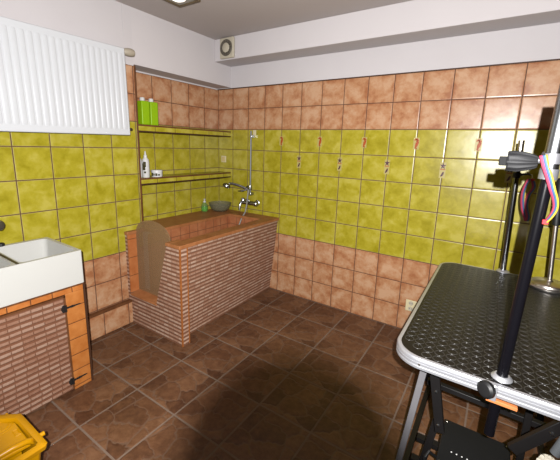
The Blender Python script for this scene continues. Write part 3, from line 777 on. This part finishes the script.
# swivel joint: ridged plastic grip beside the post
gc = V((2.390, PY - .004, 1.428))
m = MB()
N = 40; rings = []
for (dx, r) in ((-.034, .0), (-.034, .024), (-.030, .027), (-.01, .0265), (.012, .022), (.028, .0165), (.033, .013), (.033, 0)):
    rw = []
    for k in range(N):
        a = 2 * PI * k / N
        rr_ = r * (1 + (.07 if k % 4 < 2 else -.07) * (1 if .012 < r < .0268 else 0))
        rw.append(m.bm.verts.new(gc + V((dx, rr_ * math.cos(a), rr_ * math.sin(a)))))
    rings.append(rw)
for A, B in zip(rings, rings[1:]):
    for k in range(N): m.face([A[k], A[(k + 1) % N], B[(k + 1) % N], B[k]])
bmesh.ops.remove_doubles(m.bm, verts=m.bm.verts[:], dist=1e-6)
m.build('ridged_grip', M_greypl, ga, smooth=25)
m = MB(); m.box(gc + V((-.052, -.012, -.013)), gc + V((-.033, .012, .012))); m.build('grip_end', plain('matt black rubber', srgb(20, 20, 21), .85), ga, bevel=.003)
m = MB(); m.sweep([gc + V((.03, 0, .004)), V((2.452, PY, 1.436))], .008, 14); m.lathe([(.0185, -.012), (.0215, -.012), (.0215, .014), (.0185, .014)], along(1.437), (0, 0, 1), 24); m.build('swivel', M_collar, ga)

g2 = thing('slim_grooming_post', 'slim black post clamped to the far edge of the table', 'post', (2.434, -.475, TZ))
ty = -.475
P0, P1 = V((2.438, ty, TZ - .10)), V((2.419, ty, 1.517))
al2 = lambda z: P0 + (P1 - P0) * ((z - P0.z) / (P1.z - P0.z))
m = MB(); m.sweep([al2(.84), al2(1.46)], .0150, 20); m.build('lower_tube', plain('dark chromed tube', srgb(110, 110, 112), .18, 1., var=.05), g2)
m = MB(); m.sweep([al2(TZ - .1), al2(.842)], .0153, 20); m.build('base_tube', M_chrome, g2)
m = MB(); m.sweep([al2(1.455), al2(1.517)], .0145, 20); m.build('upper_tube', M_steel, g2)
m = MB(); m.lathe([(.014, 0), (.032, 0), (.032, .004), (.02, .012), (.014, .012)], al2(TZ + .001), (0, 0, 1), 24); m.box((2.418, TY1 + .004, TZ - .05), (2.454, TY1 + .02, TZ + .003)); m.build('clamp', M_alu, g2)
m = MB(); m.sweep([al2(1.335), (2.470, ty - .012, 1.345), (2.482, ty - .022, 1.340)], .006, 12); m.lathe([(.0138, -.014), (.019, -.014), (.019, .014), (.0138, .014)], al2(1.335), (0, 0, 1), 20); m.build('hook_arm', M_blackpl, g2)

st = thing('table_stand', 'chrome stand with round weighted base on the far right of the table', 'stand', (2.628, -.60, TZ))
bx, by = 2.628, -.60
m = MB(); m.lathe([(0, 0), (.090, 0), (.092, .003), (.092, .012), (.088, .016), (.080, .0165), (.078, .024), (.074, .027), (.03, .030), (.016, .034), (.012, .040), (0, .040)], (bx, by, TZ + .002), seg=56); m.build('base', M_steel, st)
q0, q1 = V((bx, by, TZ + .03)), V((2.594, by, 1.34))
al3 = lambda z: q0 + (q1 - q0) * ((z - q0.z) / (q1.z - q0.z))
m = MB(); m.sweep([al3(TZ + .03), al3(1.12)], .0105, 18); m.build('rod', M_steel, st)
m = MB(); m.sweep([al3(1.11), al3(1.115), al3(1.33), al3(1.34)], [.012, .017, .017, .010], 18); m.build('grip', M_blackpl, st)

# rainbow webbing loops
def ribbon(name, path, width, wdir, label, hook, root):
    t = thing(name, label, 'strap', root, 'rainbow webbing loops on the grooming arms')
    mats = [M_pink, M_pink, M_blue, M_teal, M_yel]
    pts = [V(p) for p in path]
    # smooth the path (Catmull-Rom)
    S = []
    n = len(pts)
    for i in range(n - 1):
        a, b, c, d = pts[max(i - 1, 0)], pts[i], pts[i + 1], pts[min(i + 2, n - 1)]
        for k in range(6):
            s = k / 6
            S.append(.5 * ((2 * b) + (c - a) * s + (2 * a - 5 * b + 4 * c - d) * s * s + (3 * b - a - 3 * c + d) * s ** 3))
    S.append(pts[-1])
    m = MB(); N = len(mats); rows = []
    for i, p in enumerate(S):
        f = i / (len(S) - 1)
        w = wdir(f) if callable(wdir) else V(wdir)
        rows.append([m.bm.verts.new(p + w.normalized() * width * (k / N - .5)) for k in range(N + 1)])
    for A, B in zip(rows, rows[1:]):
        for k in range(N):
            m.mi = k; m.face([A[k], A[k + 1], B[k + 1], B[k]])
    o = m.build('webbing', mats, t); sd = o.modifiers.new('thick', 'SOLIDIFY'); sd.thickness = .0022; sd.offset = 0
    m = MB(); m.box(S[-1] + V((-width * .4, -.004, -.006)), S[-1] + V((width * .4, .004, .006))); m.build('stitched_end', M_red, t, bevel=.001)
    if hook:
        m = MB(); m.sweep(hook, .0022, 8); m.build('snap_hook', M_steel, t)
    return t
yy = PY - .028
ribbon('grooming_loop', [(2.430, yy, 1.446), (2.439, yy - .006, 1.418), (2.450, yy - .010, 1.390), (2.460, yy - .010, 1.362), (2.470, yy - .004, 1.337), (2.474, yy + .002, 1.314), (2.469, yy + .004, 1.294), (2.460, yy + .004, 1.277)], .0165,
       lambda f: V((math.cos(f * 1.15), -.2 - math.sin(f * 1.25) * .9, .25 - f * .3)), 'rainbow striped loop draped over the thick post', [(2.428, PY - .020, 1.446), (2.430, PY - .026, 1.453), (2.431, yy, 1.447)], (2.43, yy, 1.448))
y2 = ty - .030
ribbon('grooming_loop', [(2.482, y2, 1.322), (2.470, y2, 1.285), (2.465, y2, 1.235), (2.474, y2, 1.170), (2.492, y2, 1.120), (2.500, y2 - .004, 1.100), (2.503, y2 - .010, 1.125), (2.488, y2 - .012, 1.180), (2.489, y2 - .012, 1.235), (2.505, y2 - .010, 1.280), (2.494, y2 - .008, 1.318)], .024,
       lambda f: V((1, -.5, .12)), 'rainbow striped loop hanging from the slim post by a hook', [(2.482, ty - .020, 1.342), (2.486, y2 - .004, 1.345), (2.490, y2 - .003, 1.330), (2.484, y2, 1.316)], (2.482, y2, 1.32))

# ------------------------------------------------------------------ decals on the tiles
def seahorse(x, z, label):
    t = thing('seahorse_decal', label, 'decal', (x, 0, z), 'orange seahorse decals in the top green row')
    m = MB(); m.box((x - .021, -.0018, z - .043), (x + .021, 0, z + .043)); m.build('film', M_sheet, t)
    m = MB()
    path = [(-.014, .022), (-.008, .027), (.000, .033), (.008, .028), (.010, .018), (.006, .007), (.005, -.004), (.002, -.015), (-.003, -.025), (-.002, -.035), (.006, -.037), (.009, -.030)]
    rad = [.003, .005, .008, .008, .009, .010, .011, .009, .006, .004, .0035, .002]
    for i in range(len(path) - 1):
        (xa, za), (xb, zb) = path[i], path[i + 1]; d = V((xb - xa, 0, zb - za)).normalized(); nrm = V((-d.z, 0, d.x))
        a = V((x + xa, -.0017, z + za)); b = V((x + xb, -.0017, z + zb))
        m.prism([a - nrm * rad[i], b - nrm * rad[i + 1], b + nrm * rad[i + 1], a + nrm * rad[i]], (0, -.0006, 0))
    m.build('seahorse', M_sea, t)
    return t
def starfish(x, z, label):
    t = thing('starfish_decal', label, 'decal', (x, 0, z), 'plum starfish decals in the second green row')
    m = MB(); m.box((x - .020, -.0018, z - .055), (x + .020, 0, z + .058)); m.build('film', M_sheet, t)
    m = MB()
    P = []
    for k in range(10):
        a = PI / 2 + PI * k / 5; r = .027 if k % 2 == 0 else .010
        P.append((x + r * math.cos(a) * .85, -.0017, z + .032 + r * math.sin(a)))
    m.prism(P, (0, -.0006, 0)); m.build('starfish', M_star, t)
    m = MB(); m.prism([(x - .017, -.0017, z + .004), (x + .017, -.0017, z + .004), (x + .017, -.0017, z + .011), (x - .017, -.0017, z + .011)], (0, -.0006, 0)); m.build('sand_strip', M_pad, t)
    m = MB()
    path = [(.008, -.010), (.004, -.018), (.002, -.028), (-.004, -.038), (-.009, -.044)]; rad = [.003, .006, .007, .006, .002]
    for i in range(4):
        (xa, za), (xb, zb) = path[i], path[i + 1]; d = V((xb - xa, 0, zb - za)).normalized(); nrm = V((-d.z, 0, d.x))
        a = V((x + xa, -.0017, z + za)); b = V((x + xb, -.0017, z + zb))
        m.prism([a - nrm * rad[i], b - nrm * rad[i + 1], b + nrm * rad[i + 1], a + nrm * rad[i]], (0, -.0006, 0))
    m.build('seaweed', M_star, t)
ords = ['nearest the shower rail', 'second from the shower rail', 'third from the shower rail', 'fourth from the shower rail', 'the fifth, left above the ridged grip']
for k in range(5):
    seahorse(.6 + .4 * k, 1.498, 'orange seahorse decal on a green tile joint, ' + ords[k])
ords[4] = 'the fifth, behind the slim post'
for k in range(5):
    starfish(.8 + .4 * k, 1.312, 'plum starfish decal on a green tile joint, ' + ords[k])

# ------------------------------------------------------------------ photographer's camera on its tripod, behind the viewpoint: its lens throws the round shade on the floor
CL = V((2.34327827, -2.66274125, 1.44804266)); EU = Euler((1.36982594, -.0303878, .5847687), 'XYZ')
R3 = EU.to_matrix(); RT, UP, BK = R3 @ V((1, 0, 0)), R3 @ V((0, 1, 0)), R3 @ V((0, 0, 1))
FLASH_BACK, FLASH_UP, FLASH_SIDE, LR = .100, .0712, -.003, .0305
pc = thing('photo_camera', 'black photo camera with built-in flash on a tripod', 'camera', (CL.x, CL.y, 0))
m = MB(); m.lathe([(LR, .004), (LR, .10), (LR - .004, .10), (LR - .004, .004), (LR, .004)], CL, BK, 48); m.build('lens_barrel', M_blackpl, pc)
def obox(m, c, w, h, d):
    P = [c + RT * a * w / 2 + UP * b * h / 2 + BK * e * d / 2 for e in (1, -1) for (a, b) in ((-1, -1), (1, -1), (1, 1), (-1, 1))]
    m.hexa(P)
m = MB(); obox(m, CL + BK * .130 - UP * .005, .135, .095, .058); m.build('body', M_blackpl, pc, bevel=.008)
m = MB(); obox(m, CL + BK * (FLASH_BACK + .016) + UP * (FLASH_UP - .004), .06, .03, .028); m.build('flash_unit', M_blackpl, pc, bevel=.003)
hub = CL + BK * .13 - UP * .06
m = MB(); m.sweep([hub + UP * .01, V((hub.x, hub.y, .95))], .014, 14); m.build('column', M_blackpl, pc)
for a in (33.5 + 90 + 180, 33.5 + 90 + 58, 33.5 + 90 - 58):
    a = math.radians(a); m = MB(); m.sweep([(hub.x, hub.y, 1.18), (hub.x + .34 * math.cos(a), hub.y + .34 * math.sin(a), .006)], [.013, .010], 12); m.build('leg', M_blackpl, pc)

# ------------------------------------------------------------------ light
ld = bpy.data.lights.new('camera_flash', 'SPOT'); ld.shadow_soft_size = .006; ld.energy = 625; ld.spot_size = math.radians(108); ld.spot_blend = .25; ld.color = (1, .985, .97)
lo = bpy.data.objects.new('camera_flash', ld); COL.objects.link(lo)
lo.location = CL + BK * FLASH_BACK + UP * FLASH_UP + RT * FLASH_SIDE; lo.rotation_euler = (R3 @ Euler((math.radians(5), 0, 0)).to_matrix()).to_euler()
la = bpy.data.lights.new('lamp_glow', 'AREA'); la.shape = 'SQUARE'; la.size = .16; la.energy = .3; la.color = (1, .88, .74)
lb_ = bpy.data.objects.new('lamp_glow', la); COL.objects.link(lb_); lb_.location = (lx, ly, ZC - .03)

w = bpy.data.worlds.new('world'); SC.world = w; w.use_nodes = True
w.node_tree.nodes['Background'].inputs[0].default_value = (.5, .5, .5, 1); w.node_tree.nodes['Background'].inputs[1].default_value = .3

# ------------------------------------------------------------------ camera
cd = bpy.data.cameras.new('camera'); co = bpy.data.objects.new('camera', cd); COL.objects.link(co)
co.location = CL; co.rotation_euler = EU
cd.sensor_fit = 'HORIZONTAL'; cd.sensor_width = 36; cd.lens = 331.2711 / 560 * 36
cd.shift_x = (280 - 279.532) / 560; cd.shift_y = (213.6868 - 230) / 560
cd.clip_start = .01
SC.camera = co
SC.view_settings.view_transform = 'Standard'; SC.view_settings.look = 'None'; SC.view_settings.exposure = 0; SC.view_settings.gamma = 1; SC.view_settings.use_curve_mapping = False
